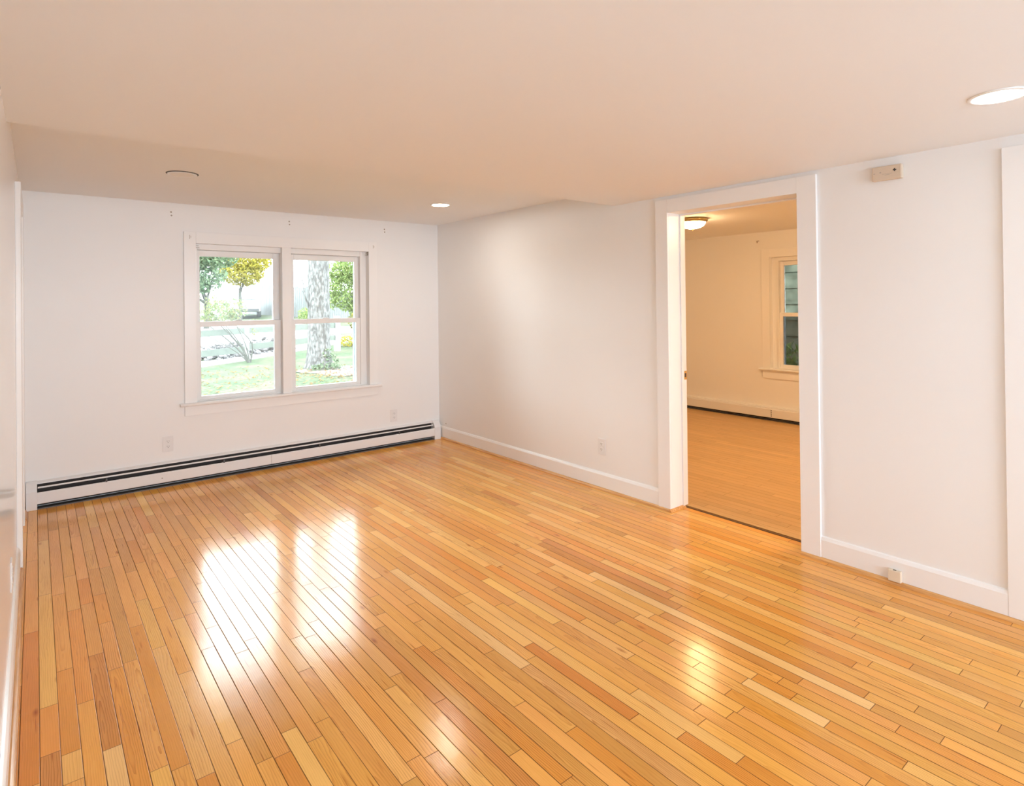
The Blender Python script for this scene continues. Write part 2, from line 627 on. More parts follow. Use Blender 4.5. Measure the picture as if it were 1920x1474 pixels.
m_bounce = paint('pale_bounce_floor', (0.70, 0.71, 0.71), 0.35, 0, 1, 0.04, 3)  # pale surface added behind the camera to bounce neutral light upward
struct(boxes('floor', [(XL - 0.15, 0.0, YR - 0.15, YT, -0.12, 0.0)], m_bounce))
rows = []
x = 0.150
rr = random.Random(3)
while x < X2:
    w = 0.064
    rows.append((x, min(x + w, X2), -5.6 if x >= WT else DY0, 0.0 if x >= WT else DY1, pal_lam, [], 0.010, 0.4, 1.3))
    x += w
rows[0] = (0.150, WT + 0.0605, DY0, DY1, pal_lam, [], 0.010, 0.4, 1.3)
rows[1] = (WT + 0.0605, WT + 0.123, -5.6, 0.0, pal_lam, [], 0.010, 0.4, 1.3)
rows[2] = (WT + 0.123, 0.150 + 0.064 * 3, -5.6, 0.0, pal_lam, [], 0.010, 0.4, 1.3)
rows.append((WT, WT + 0.0605, -5.6, DY0, pal_lam, [], 0.010, 0.4, 1.3))
rows.append((WT, WT + 0.0605, DY1, 0.0, pal_lam, [], 0.010, 0.4, 1.3))
struct(board_floor('floor', rows, m_lam, [(WT, X2, -5.6, 0.0, -0.12, 0.006), (0.150, WT, DY0, DY1, -0.12, 0.006)], 5))

# ------------------------------------------------------------------ walls and ceilings
ZT = 2.5
def wall_with_openings(name, axis, p0, p1, a0, a1, z0, z1, holes, mat):
    """axis 'x': wall runs along x, p is y; axis 'y': wall runs along y, p is x. holes: (a0,a1,z0,z1)"""
    lst = []
    def add(aa, ab, za, zb):
        if ab - aa < 1e-4 or zb - za < 1e-4:
            return
        lst.append((aa, ab, p0, p1, za, zb) if axis == 'x' else (p0, p1, aa, ab, za, zb))
    cur = a0
    for (ha, hb, hz0, hz1) in sorted(holes):
        add(cur, ha, z0, z1)
        add(ha, hb, z0, hz0)
        add(ha, hb, hz1, z1)
        cur = hb
    add(cur, a1, z0, z1)
    return struct(boxes(name, lst, mat))

# window opening in the back wall (rough)
WX0, WX1, WZ0, WZ1 = -2.365, -0.800, 0.618, 1.985
wall_with_openings('wall_back', 'x', 0.0, 0.20, XL - 0.15, X2 + 0.2, -0.1, ZT, [(WX0, WX1, WZ0, WZ1)], m_wall)
wall_with_openings('wall_right', 'y', 0.0, WT, YR, 0.0, 0.0, ZT, [(DY0 - 0.02, DY1 + 0.02, -0.05, DZ + 0.02)], m_wall)
# left wall: a doorway beside the window end
LD0, LD1 = -1.16, -0.42
wall_with_openings('wall_left', 'y', XL - 0.12, XL, YR, 0.0, -0.1, ZT, [(LD0, LD1, -0.05, 2.06)], m_gloss)
wall_with_openings('wall_front', 'x', YR - 0.15, YR, XL - 0.15, WT, -0.1, ZT, [(-3.05, -0.45, 0.75, 2.05)], m_wall)
# next room
VS0, VS1 = 1.895, 2.72          # window there, along the far wall (s = -y)
wall_with_openings('wall_far', 'y', X2, X2 + 0.20, -5.6, 0.0, -0.1, ZT, [(-VS1, -VS0, WZ0, WZ1 - 0.02)], m_wall)
wall_with_openings('wall_side', 'x', -5.75, -5.6, WT, X2 + 0.2, -0.1, ZT, [], m_wall)
struct(boxes('ceiling', [(XL, 0.0, YS, 0.0, ZC, ZT), (XL, 0.0, YR, YS, ZL, ZT)], m_ceil))
struct(boxes('ceiling', [(WT, X2, -5.6, 0.0, Z2, ZT)], m_ceil))
struct(boxes('roof', [(XL - 0.3, X2 + 0.35, YR - 0.3, 0.35, ZT, ZT + 0.1)], m_slot))

# ------------------------------------------------------------------ baseboards, shoe mouldings
def base_prof(s=1):
    return [(0, 0.0), (-0.015 * s, 0.0), (-0.015 * s, 0.112), (-0.012 * s, 0.120), (-0.008 * s, 0.128), (0, 0.132)]
def shoe_prof(off=0.015, r=0.018):
    pts = [(-off, 0.0)]
    for i in range(7):
        a = PI / 2 * i / 6
        pts.append((-off - r * math.cos(a), r * math.sin(a)))
    return pts
struct(quick('baseboard_right', lambda bm: (prism(bm, base_prof(), -2.911, -0.0, 'y'), prism(bm, base_prof(), -4.820, -4.008, 'y')), m_trim))
def shoe_right(bm):
    prism(bm, shoe_prof(), -3.010, -0.07, 'y')
    prism(bm, shoe_prof(), YR, -3.902, 'y')
    # return into the doorway along the jamb foot
    prism(bm, [(DY1, 0.0), (DY1, 0.018), (DY1 - 0.006, 0.017), (DY1 - 0.014, 0.011), (DY1 - 0.018, 0.0)], -0.033, 0.138, 'x')
struct(quick('trim_1', shoe_right, m_shoe))
lp = [(-q[0] + XL, q[1]) for q in base_prof()]
ls = [(-q[0] + XL, q[1]) for q in shoe_prof()]
struct(quick('baseboard_left', lambda bm: (prism(bm, lp, YR, -1.272, 'y'), prism(bm, lp, -0.33, -0.075, 'y')), m_trim))
struct(quick('trim_2', lambda bm: (prism(bm, ls, YR, -1.275, 'y'), prism(bm, ls, -0.30, -0.078, 'y')), m_shoe))

# ------------------------------------------------------------------ doorway to the next room
d1 = struct(empty('door_1', (0, (DY0 + DY1) / 2, 0)))
d1y = (DY0 + DY1) / 2
def loc_boxes(lst, oy):
    return [(a, b, c - oy, d - oy, e, f) for (a, b, c, d, e, f) in lst]
CT = -0.019
boxes('casing', loc_boxes([(CT, 0, DY1, -2.911, 0.0, 2.140), (CT, 0, -4.008, DY0, 0.0, 2.140), (CT, 0, DY0, DY1, DZ, 2.140)], d1y), m_trim, d1, 0.002)
boxes('jamb', loc_boxes([(0.0, 0.185, DY1, DY1 + 0.02, 0.0, DZ + 0.02), (0.0, 0.185, DY0 - 0.02, DY0, 0.0, DZ + 0.02), (0.0, 0.185, DY0, DY1, DZ, DZ + 0.02)], d1y), m_trim, d1, 0.0015)
boxes('door_stop', loc_boxes([(0.118, 0.142, DY1 - 0.011, DY1, 0.012, DZ), (0.118, 0.142, DY0, DY0 + 0.011, 0.012, DZ), (0.118, 0.142, DY0 + 0.011, DY1 - 0.011, DZ - 0.011, DZ)], d1y), m_trim, d1, 0.002)
sp = boxes('strike_plate', loc_boxes([(0.150, 0.183, DY1 - 0.0025, DY1, 0.888, 0.950)], d1y), m_brass, d1, 0.001)
boxes('latch_hole', loc_boxes([(0.158, 0.176, DY1 - 0.0030, DY1 - 0.0020, 0.905, 0.933)], d1y), m_slot, sp)
# far-side casing of the same doorway
boxes('casing', loc_boxes([(WT, WT + 0.018, DY1 + 0.02, -2.911, 0.012, 2.140), (WT, WT + 0.018, -4.008, DY0 - 0.02, 0.012, 2.140), (WT, WT + 0.018, DY0 - 0.02, DY1 + 0.02, DZ + 0.02, 2.140)], d1y), m_trim, d1, 0.002)
struct(boxes('trim_3', [(0.1425, 0.1495, DY0, DY1, -0.12, 0.0005)], m_slot))

# casing of the next opening along the right wall (it leaves the picture there)
struct(boxes('trim_4', [(-0.016, 0, -4.925, -4.820, 0.0, 2.113), (-0.016, 0, -5.70, -4.925, 2.010, 2.113), (-0.016, 0, -5.805, -5.70, 0.0, 2.113)], m_trim, None, 0.002))
d3 = struct(empty('door_3', (0, -5.312, 0)))
boxes('slab', [(-0.006, 0, -0.387, 0.387, 0.02, 2.010)], m_trim, d3)

# doorway in the left wall, seen almost edge-on
d2 = struct(empty('door_2', (XL, (LD0 + LD1) / 2, 0)))
dl = (LD0 + LD1) / 2
boxes('casing', [(0, 0.026, LD0 - 0.11 - dl, LD0 - dl, 0.0, 2.140), (0, 0.026, LD1 - dl, LD1 + 0.09 - dl, 0.0, 2.140), (0, 0.026, LD0 - dl, LD1 - dl, 2.045, 2.140)], m_trim, d2, 0.003)
boxes('jamb', [(-0.12, 0.0, LD0 - dl, LD0 + 0.018 - dl, 0, 2.045), (-0.12, 0.0, LD1 - 0.018 - dl, LD1 - dl, 0, 2.045), (-0.12, 0, LD0 - dl, LD1 - dl, 2.045, 2.06)], m_trim, d2)
boxes('door_leaf', [(-0.055, -0.018, LD0 + 0.02 - dl, LD1 - 0.02 - dl, 0.01, 2.04)], m_trim, d2, 0.002)

# ------------------------------------------------------------------ double-hung windows
def window(name, loc, rz, s0, s1, units, top_in, stool_z, cas_out0, cas_out1, cas_top, apron, gl_top, gl_bot, mid, screen=False):
    """local frame: x along the wall, y outward through the wall, z up. units: list of (glass_left, glass_right)"""
    w = struct(empty(name, loc, rz))
    # flat board casing
    lst = [(cas_out0, s0, -0.018, 0.0, stool_z, cas_top), (s1, cas_out1, -0.018, 0.0, stool_z, cas_top), (s0, s1, -0.018, 0.0, top_in, cas_top)]
    boxes('casing', lst, m_trim, w, 0.002)
    # stool with rounded nose and horns, and the apron
    def stool(bm):
        prof = [(0.045, stool_z - 0.024), (-0.044, stool_z - 0.024), (-0.051, stool_z - 0.018), (-0.053, stool_z - 0.012), (-0.051, stool_z - 0.006), (-0.044, stool_z), (0.045, stool_z)]
        prism(bm, [(max(-0.2, p[0]), p[1]) for p in prof if p[0] < 0] + [(-0.0, stool_z), (-0.0, stool_z - 0.024)], cas_out0 - 0.035, cas_out1 + 0.035, 'x')
        box(bm, s0, s1, 0.0, 0.045, stool_z - 0.024, stool_z)
    quick('stool', stool, m_trim, w)
    boxes('apron', [(cas_out0, cas_out1, -0.016, 0.0, apron, stool_z - 0.024)], m_trim, w, 0.002)
    # jamb lining and sloping outer sill
    D = 0.20
    lin = [(s0 - 0.008, s0, 0.0, D, stool_z, top_in + 0.01), (s1, s1 + 0.008, 0.0, D, stool_z, top_in + 0.01), (s0, s1, 0.0, D, top_in, top_in + 0.012)]
    boxes('jamb', lin, m_trim, w)
    boxes('sill', [(s0, s1, 0.045, D + 0.05, stool_z - 0.03, stool_z - 0.005)], m_vinyl, w)
    for i, (g0, g1) in enumerate(units):
        f0, f1 = g0 - 0.058, g1 + 0.058
        if i + 1 < len(units):
            f1 = (g1 + units[i + 1][0]) / 2 - 0.019
        if i > 0:
            f0 = (g0 + units[i - 1][1]) / 2 + 0.019
        f0, f1 = max(f0, s0), min(f1, s1)
        # vinyl frame of this unit
        boxes('frame', [(f0, f0 + 0.018, 0.035, 0.125, stool_z, top_in), (f1 - 0.018, f1, 0.035, 0.125, stool_z, top_in),
                        (f0 + 0.018, f1 - 0.018, 0.035, 0.125, gl_top + 0.052, top_in), (f0 + 0.018, f1 - 0.018, 0.035, 0.125, stool_z, stool_z + 0.010)], m_vinyl, w, 0.0015)
        ls = [(p, q, 0.052, 0.125, stool_z, top_in) for p, q in ((s0, f0 if i == 0 else s0), (f1 if i + 1 == len(units) else s1, s1)) if q - p > 0.002]
        if ls:
            boxes('liner', ls, m_vinyl, w, 0.0015)
        # two sashes: the upper one runs in the outer track
        e0, e1 = f0 + 0.018, f1 - 0.018
        su = boxes('upper_sash', [(e0, g0, 0.082, 0.112, mid - 0.018, gl_top + 0.05), (g1, e1, 0.082, 0.112, mid - 0.018, gl_top + 0.05),
                                  (g0, g1, 0.082, 0.112, gl_top, gl_top + 0.05), (g0, g1, 0.082, 0.112, mid - 0.018, mid + 0.008)], m_vinyl, w, 0.002)
        boxes('pane', [(g0, g1, 0.096, 0.0985, mid + 0.008, gl_top)], m_glass, su)
        sl = boxes('lower_sash', [(e0, g0, 0.045, 0.076, stool_z + 0.010, mid + 0.018), (g1, e1, 0.045, 0.076, stool_z + 0.010, mid + 0.018),
                                  (g0, g1, 0.045, 0.076, stool_z + 0.010, gl_bot), (g0, g1, 0.045, 0.076, mid - 0.026, mid + 0.018)], m_vinyl, w, 0.002)
        boxes('pane', [(g0, g1, 0.059, 0.0615, gl_bot, mid - 0.026)], m_glass, sl)
        boxes('sash_lock', [((g0 + g1) / 2 - 0.03, (g0 + g1) / 2 + 0.03, 0.058, 0.076, mid + 0.018, mid + 0.026)], m_vinyl, sl, 0.003)
        # grey track beside the lower pane on the outer side
        boxes('screen_frame', [(e1 - 0.034, e1, 0.126, 0.150, stool_z + 0.002, mid), (e0, e0 + 0.020, 0.126, 0.150, stool_z + 0.002, mid), (e0 + 0.020, e1 - 0.034, 0.126, 0.150, stool_z + 0.002, stool_z + 0.022)], m_gasket, w)
        if screen:
            boxes('insect_screen', [(g0 - 0.02, g1 + 0.02, 0.128, 0.129, stool_z + 0.01, mid)], m_screen, w)
    if len(units) > 1:
        mc = (units[0][1] + units[1][0]) / 2
        boxes('mullion', [(mc - 0.040, mc + 0.040, -0.014, 0.034, stool_z, top_in), (mc - 0.019, mc + 0.019, 0.034, 0.17, stool_z, top_in)], m_trim, w, 0.002)
    return w

window('window_1', (0, 0, 0), 0, -2.355, -0.810, [(-2.310, -1.706), (-1.518, -0.920)], 1.966, 0.641, -2.445, -0.725, 2.060, 0.536, 1.866, 0.681, 1.292)
window('window_2', (X2, 0, 0), -PI / 2, 1.900, 2.715, [(2.030, 2.580)], 1.950, 0.625, 1.805, 2.810, 2.048, 0.505, 1.850, 0.675, 1.272, True)
# unseen window added behind the camera to admit the fill light: frame only
w3 = struct(empty('added_window', (-1.75, YR, 0)))
boxes('casing', [(-1.39, -1.30, 0.0, 0.018, 0.66, 2.14), (1.30, 1.39, 0.0, 0.018, 0.66, 2.14), (-1.30, 1.30, 0.0, 0.018, 2.05, 2.14), (-1.30, 1.30, 0.0, 0.05, 0.66, 0.75)], m_trim, w3, 0.002)
boxes('frame', [(-1.30, -1.26, -0.1, -0.04, 0.75, 2.05), (1.26, 1.30, -0.1, -0.04, 0.75, 2.05), (-1.26, 1.26, -0.1, -0.04, 2.0, 2.05), (-1.26, 1.26, -0.1, -0.04, 0.75, 0.80), (-0.03, 0.03, -0.1, -0.04, 0.8, 2.0)], m_vinyl, w3, 0.002)

# ------------------------------------------------------------------ baseboard heaters
def heater(loc, rz, L, H, label, joints, closed=False, cap0=0.062, cap1=0.075, z0=0.0):
    """local frame: x along, y outward into the wall (room is -y), z up from the floor"""
    e = tag(empty('baseboard_heater', loc, rz), label, 'heater')
    a, b = cap0, L - cap1
    boxes('back_panel', [(a, b, -0.006, -0.001, 0.012, H)], m_heater_shade, e)  # lining coloured dark for the shade inside the slot
    def hood(bm):
        prism(bm, [(-0.001, H + 0.002), (-0.026, H - 0.003), (-0.034, H - 0.008), (-0.034, H - 0.015), (-0.030, H - 0.015), (-0.026, H - 0.008), (-0.006, H - 0.002), (-0.001, H - 0.002)], a, b, 'x')
    quick('hood', hood, m_enamel, e)
    # finned element on its pipe
    def fins(bm):
        n = int((b - a - 0.2) / 0.016)
        for i in range(n):
            x = a + 0.1 + i * 0.016
            box(bm, x, x + 0.0012, -0.058, -0.010, 0.044, 0.100)
        box(bm, a + 0.1, b - 0.1, -0.058, -0.010, 0.040, 0.044)
    el = quick('heating_element', fins, m_fin, e)
    def pipe(bm):
        lathe(bm, [(0, a), (0.011, a), (0.011, b), (0, b)], 12, 0, 0, 'z')
    pp = quick('pipe', pipe, m_steel, el)
    pp.rotation_euler = (0, PI / 2, 0)
    pp.location = (0, -0.034, 0.072)
    boxes('pan_and_shade', [(a, b, -0.071, -0.006, 0.0, 0.008)], m_fin, e)  # dark metal pan, its tone also filling in for floor shade
    # swinging damper blade
    if closed:
        dp = [(-0.033, H - 0.017), (-0.062, 0.146), (-0.064, 0.146), (-0.036, H - 0.014)]
    else:
        dp = [(-0.046, 0.147), (-0.051, 0.145), (-0.053, 0.146), (-0.053, 0.155), (-0.051, 0.157), (-0.046, 0.155)]
    quick('damper', lambda bm: prism(bm, dp, a + 0.004, b - 0.004, 'x'), m_enamel, e)
    # front panels, top edge rolled back
    xs = [a] + joints + [b]
    for p, q in zip(xs, xs[1:]):
        f_top = 0.117 if not closed else 0.142
        prof = [(-0.069, 0.040), (-0.072, 0.038), (-0.0755, 0.041), (-0.0755, f_top - 0.006), (-0.072, f_top), (-0.064, f_top + 0.003), (-0.063, f_top), (-0.069, f_top - 0.004), (-0.072, f_top - 0.010), (-0.072, 0.044)]
        g = 0.0012
        quick('front_panel', lambda bm: prism(bm, prof, p + (g if p != a else 0), q - (g if q != b else 0), 'x'), m_enamel, e)
    n_br = max(2, int((b - a) / 0.75))
    for i in range(n_br):
        x = a + (i + 0.5) * (b - a) / n_br
        boxes('bracket', [(x - 0.005, x + 0.005, -0.0715, -0.0605, 0.046, 0.140), (x - 0.005, x + 0.005, -0.0605, -0.0065, 0.104, 0.112)], m_fin, e)
    # end caps
    cp = [(-0.001, 0.0), (-0.078, 0.0), (-0.078, 0.128), (-0.070, 0.150), (-0.044, H - 0.006), (-0.030, H + 0.004), (-0.001, H + 0.006)]
    if cap0 > 0:
        quick('end_cap', lambda bm: prism(bm, cp, 0.0, a, 'x'), m_enamel, e, 0.002)
    if cap1 > 0:
        quick('end_cap', lambda bm: prism(bm, cp, b, L, 'x'), m_enamel, e, 0.002)
    return e, a, b

h1x = -3.460
h1, ha, hb = heater((h1x, 0, 0), 0, 3.430, 0.188, 'long white baseboard heater under the wide window along the oak floor', [-1.779 - h1x])
quick('screw', lambda bm: lathe(bm, [(0, -0.0785), (0.004, -0.0785), (0.005, -0.0755)], 10, -2.62 - h1x, 0.076, 'y'), m_steel, h1)
h2, _, _ = heater((X2, -0.03, 0.010), -PI / 2, 5.3, 0.164, 'white baseboard heater on the far wall of the next room', [1.905], True, 0.05, 0.05)
def notch(bm):
    for i in range(4):
        box(bm, 1.900, 1.910, -0.0765, -0.0745, 0.055 + i * 0.021, 0.066 + i * 0.021)
quick('joint_slot', notch, m_slot, h2)
struct(boxes('baseboard_far', [(X2 - 0.012, X2, -5.6, -5.35, 0.01, 0.13)], m_trim))

# ------------------------------------------------------------------ duplex outlets
def outlet(loc, rz, label):
    e = tag(empty('wall_outlet', loc, rz), label, 'outlet', 'duplex wall outlets')
    pl = quick('cover_plate', lambda bm: prism(bm, [(-0.038, -0.062), (0.038, -0.062), (0.038, 0.062), (-0.038, 0.062)], 0, -0.005, 'y'), m_plate, e, 0.002)
    for s in (-1, 1):
        zc = s * 0.0205
        def face(bm):
            pts = []
            for i in range(20):
                a = 2 * PI * i / 20
                pts.append((max(-0.0165, min(0.0165, 0.0185 * math.cos(a))), zc + max(-0.014, min(0.014, 0.0185 * math.sin(a)))))
            prism(bm, pts, -0.005, -0.0072, 'y')
        rc = quick('receptacle', face, m_plate, e)
        boxes('slot', [(-0.0078, -0.0058, -0.0076, -0.0070, zc - 0.001, zc + 0.008), (0.0058, 0.0078, -0.0076, -0.0070, zc - 0.001, zc + 0.007),
                       (-0.0022, 0.0022, -0.0076, -0.0070, zc - 0.0095, zc - 0.005)], m_slot, rc)
    quick('screw', lambda bm: lathe(bm, [(0, -0.0066), (0.003, -0.0062), (0.0032, -0.005)], 10, 0, 0, 'y'), m_plate, e)
    return e
o1 = outlet((-2.567, 0, 0.327), 0, 'white duplex outlet under the left edge of the wide window')
for loc, rz, lab in (((-0.541, 0, 0.302), 0, 'white duplex outlet near the corner, right of the wide window'),
                     ((0, -2.368, 0.326), -PI / 2, 'white duplex outlet on the right wall left of the doorway'),
                     ((XL, -2.27, 0.33), PI / 2, 'white outlet seen edge-on on the left wall')):
    c = copy_tree(o1)
    c.location = loc
    c.rotation_euler = (0, 0, rz)
    c['label'] = lab

# ------------------------------------------------------------------ small wall boxes on the right wall
e = tag(empty('signal_box', (0, -4.3635, 2.081), -PI / 2), 'small beige plastic box high on the right wall just under the ceiling', 'wall box')
def sig(bm):
    prism(bm, [(-0.068, -0.036), (0.068, -0.036), (0.068, 0.036), (-0.068, 0.036)], 0, -0.030, 'y')
quick('cover', sig, m_beige, e, 0.005)
boxes('seam', [(-0.020, 0.026, -0.0306, -0.0296, -0.0066, -0.0052), (-0.008, 0.014, -0.0305, -0.0296, -0.012, -0.0105)], m_anchor, e)
for x, z in ((-0.056, 0.002), (-0.028, 0.004)):
    boxes('indicator', [(x - 0.004, x + 0.004, -0.0312, -0.0296, z - 0.002, z + 0.002)], m_anchor, e, 0.001)
def cross(bm):
    box(bm, 0.029, 0.045, -0.0316, -0.0296, 0.0068, 0.0118)
    box(bm, 0.0345, 0.0395, -0.0316, -0.0296, 0.0013, 0.0175)
quick('screw', cross, m_slot, e, 0.001)

e = tag(empty('phone_jack', (-0.015, -4.375, 0.018), -PI / 2), 'small ivory jack box on the right baseboard beyond the doorway', 'phone jack')
def jack(bm):
    prism(bm, [(-0.0285, 0.0), (0.0285, 0.0), (0.0285, 0.056), (-0.0285, 0.056)], 0, -0.024, 'y')
quick('housing', jack, m_beige2, e, 0.003)
boxes('socket', [(-0.007, 0.007, -0.019, -0.009, 0.0555, 0.0566)], m_slot, e)

# ------------------------------------------------------------------ ceiling lights
def can_light(loc, lit, label, lens=None, r=0.085):
    e = tag(empty('recessed_light', loc), label, 'ceiling light', 'recessed round ceiling lights')
    tr = quick('trim_ring', lambda bm: lathe(bm, [(r * 0.84, -0.003), (r * 0.86, -0.006), (r * 0.98, -0.005), (r, -0.002), (r, -0.0002), (r * 0.84, -0.0002), (r * 0.84, -0.003)], 48), m_trim, e, 0, True)
    ln = quick('lens', lambda bm: lathe(bm, [(0, -0.0035), (r * 0.84, -0.0030), (r * 0.84, -0.0015), (0, -0.0015)], 48), (lens or m_led) if lit else m_lens_off, e)
    return e
l1 = can_light((-2.663, -1.243, ZC), False, 'unlit round ceiling light above the left end of the window wall')
can_light((-0.690, -1.175, ZC), True, 'lit round ceiling light near the back right corner')
can_light((-0.712, -4.962, ZL), True, 'large lit round ceiling light in the low ceiling above the right wall', m_led_dim, 0.092)
# the ring of the unlit lamp has slipped sideways: the edge of its dark hole shows
quick('socket_hole', lambda bm: lathe(bm, [(0, -0.0012), (0.093, -0.0012), (0.093, -0.0004), (0, -0.0004)], 48, -0.002, -0.013), m_slot, l1)

e = tag(empty('flush_ceiling_lamp', (1.741, -2.009, Z2)), 'bronze ringed frosted bowl lamp glowing on the next room ceiling', 'ceiling lamp')
quick('pan', lambda bm: lathe(bm, [(0, -0.0002), (0.146, -0.0002), (0.150, -0.012), (0.146, -0.030), (0.132, -0.040), (0.126, -0.036), (0, -0.036)], 48), m_bronze, e, 0, True)
quick('glass_bowl', lambda bm: lathe(bm, [(0.128, -0.034), (0.124, -0.050), (0.108, -0.070), (0.080, -0.087), (0.045, -0.097), (0, -0.101)], 48), m_bowl, e, 0, True)
quick('finial', lambda bm: lathe(bm, [(0, -0.098), (0.008, -0.100), (0.010, -0.106), (0.005, -0.111), (0.007, -0.117), (0, -0.123)], 16), m_bronze, e, 0, True)
c = copy_tree(e)  # extra lamp added out of view to brighten the next room
for ch in c.children:
    if ch.name.startswith('glass_bowl'):
        ch.data = ch.data.copy()
        ch.data.materials[0] = m_bowl_fill
c.location = (1.741, -4.45, Z2)
c['label'] = 'added fill lamp on the next room ceiling, unseen behind the partition right of the doorway'

# ------------------------------------------------------------------ leftovers of curtain hardware
def anchor(loc, rz, label, group):
    o = quick('wall_anchor', lambda bm: lathe(bm, [(0, -0.0040), (0.0035, -0.0044), (0.0060, -0.0028), (0.0068, -0.0002)], 12, 0, 0, 'y'), m_anchor)
    o.location = loc
    o.rotation_euler = (0, 0, rz)
    return tag(o, label, 'wall anchor', group)
grp = 'grey wall plugs above the wide window'
for x, z, where in ((-2.533, 2.200, 'above the left end of the wide window'), (-1.582, 2.196, 'above the middle of the wide window'), (-0.629, 2.189, 'above the right end of the wide window')):
    anchor((x, 0, z + 0.013), 0, 'upper of two grey wall plugs ' + where, grp)
    anchor((x + 0.003, 0, z - 0.015), 0, 'lower of two grey wall plugs ' + where, grp)
anchor((0, -0.134, 0.164), -PI / 2, 'single small plug in the corner above the heater end', 'single plugs')

def shade_bracket(loc, label, flip):
    e = tag(empty('shade_bracket', loc), label, 'bracket', 'roller shade brackets')
    s = -1 if flip else 1
    boxes('plate', [(0.0, s * 0.003, -0.006, 0.024, -0.030, 0.006)], m_steel, e)
    boxes('arm', [(s * 0.003, s * 0.030, 0.004, 0.007, -0.030, -0.024), (s * 0.003, s * 0.024, 0.004, 0.007, -0.012, -0.008)], m_steel, e)
    return e
shade_bracket((-2.355, 0, 1.958), 'tiny dark shade bracket in the top left corner of the wide window', False)
shade_bracket((-0.810, 0, 1.958), 'tiny metal shade bracket in the top right corner of the wide window', True)
for x, lab in ((-2.402, 'small dark scar on the window casing, top left corner'), (-0.762, 'small dark scar on the window casing, top right corner')):
    o = quick('nail_mark', lambda bm: (box(bm, -0.0015, 0.0015, -0.002, 0, -0.02, 0.012), box(bm, 0.008, 0.010, -0.002, 0, -0.012, 0.006)), m_anchor)
    o.location = (x, -0.0180, 2.020)
    tag(o, lab, 'nail mark', 'marks on the window casing')
e = tag(empty('curtain_hook', (X2, -1.747, 2.151), -PI / 2), 'little metal hook on the next room wall above its window', 'hook')
boxes('plate', [(-0.007, 0.007, -0.003, 0, -0.016, 0.012)], m_anchor, e)
boxes('arm', [(-0.003, 0.026, -0.018, -0.003, 0.004, 0.010)], m_anchor, e)

# ================================================================== outdoors
def leaf_mat(name, cols, rough=0.6, trans=0.35):
    m = bpy.data.materials.new(name)
    m.use_nodes = True
    n, l = m.node_tree.nodes, m.node_tree.links
    n.clear()
    out = n.new('ShaderNodeOutputMaterial')
    at = n.new('ShaderNodeVertexColor')
    at.layer_name = 'tone'
    rp = n.new('ShaderNodeValToRGB')
    els = rp.color_ramp.elements
    els[0].position, els[0].color = 0.0, cols[0] + (1,)
    els[1].position, els[1].color = 1.0, cols[-1] + (1,)
    for i, c in enumerate(cols[1:-1]):
        q = els.new((i + 1) / (len(cols) - 1))
        q.color = c + (1,)
    sp = n.new('ShaderNodeSeparateColor')
    l.new(at.outputs['Color'], sp.inputs[0])
    l.new(sp.outputs[0], rp.inputs['Fac'])
    df = n.new('ShaderNodeBsdfDiffuse')
    tl = n.new('ShaderNodeBsdfTranslucent')
    mx = n.new('ShaderNodeMixShader')
    mx.inputs['Fac'].default_value = trans
    l.new(rp.outputs['Color'], df.inputs['Color'])
    l.new(rp.outputs['Color'], tl.inputs['Color'])
    l.new(df.outputs['BSDF'], mx.inputs[1])
    l.new(tl.outputs['BSDF'], mx.inputs[2])
    l.new(mx.outputs['Shader'], out.inputs['Surface'])
    return m

def leaves(name, mat, blobs, n, size, seedn, parent=None, flat=False, zmin=None):
    """many small leaf blades inside ellipsoids: blobs (cx,cy,cz,rx,ry,rz)"""
    r = random.Random(seedn)
    verts, faces, tone = [], [], []
    vol = [b[3] * b[4] * max(b[5], 0.05) for b in blobs]
    for i in range(n):
        b = r.choices(blobs, vol)[0]
        while True:
            p = Vector((r.uniform(-1, 1), r.uniform(-1, 1), r.uniform(-1, 1)))
            if p.length <= 1 and (p.length > 0.55 or r.random() < 0.55):
                break
        c = Vector((b[0] + p.x * b[3], b[1] + p.y * b[4], b[2] + p.z * b[5]))
        if flat:
            nrm = Vector((r.uniform(-.35, .35), r.uniform(-.35, .35), 1)).normalized()
        else:
            nrm = Vector((r.uniform(-1, 1), r.uniform(-1, 1), r.uniform(-.2, 1))).normalized()
        a = nrm.cross(Vector((r.uniform(-1, 1), r.uniform(-1, 1), r.uniform(-1, 1)))).normalized()
        d = nrm.cross(a)
        s = size * r.uniform(0.6, 1.3)
        if zmin is not None and c.z < zmin:
            continue
        k = len(verts)
        bend = nrm * s * 0.18
        verts.extend([c - a * s, c - d * s * 0.45 + bend, c + a * s, c + d * s * 0.45 + bend])
        faces.append((k, k + 1, k + 2, k + 3))
        tone.extend([min(1, max(0, r.gauss(0.5, 0.24)))] * 4)
    me = bpy.data.meshes.new(name)
    me.from_pydata([tuple(v) for v in verts], [], faces)
    ta = me.color_attributes.new('tone', 'FLOAT_COLOR', 'CORNER')
    ta.data.foreach_set('color', [c for t in tone for c in (t, t, t, 1)])
    me.materials.append(mat)
    o = bpy.data.objects.new(name, me)
    C.objects.link(o)
    if parent is not None:
        o.parent = parent
    return o

GP = [(-30, -0.42), (0.2, -0.38), (5, -0.22), (9, -0.13), (14, -0.09), (20, 0.10), (26, 0.38), (39, 0.88), (60, 1.6), (90, 2.3)]
def gz(y):
    for (a, za), (b, zb) in zip(GP, GP[1:]):
        if y <= b:
            return za + (zb - za) * (y - a) / (b - a)
    return GP[-1][1]

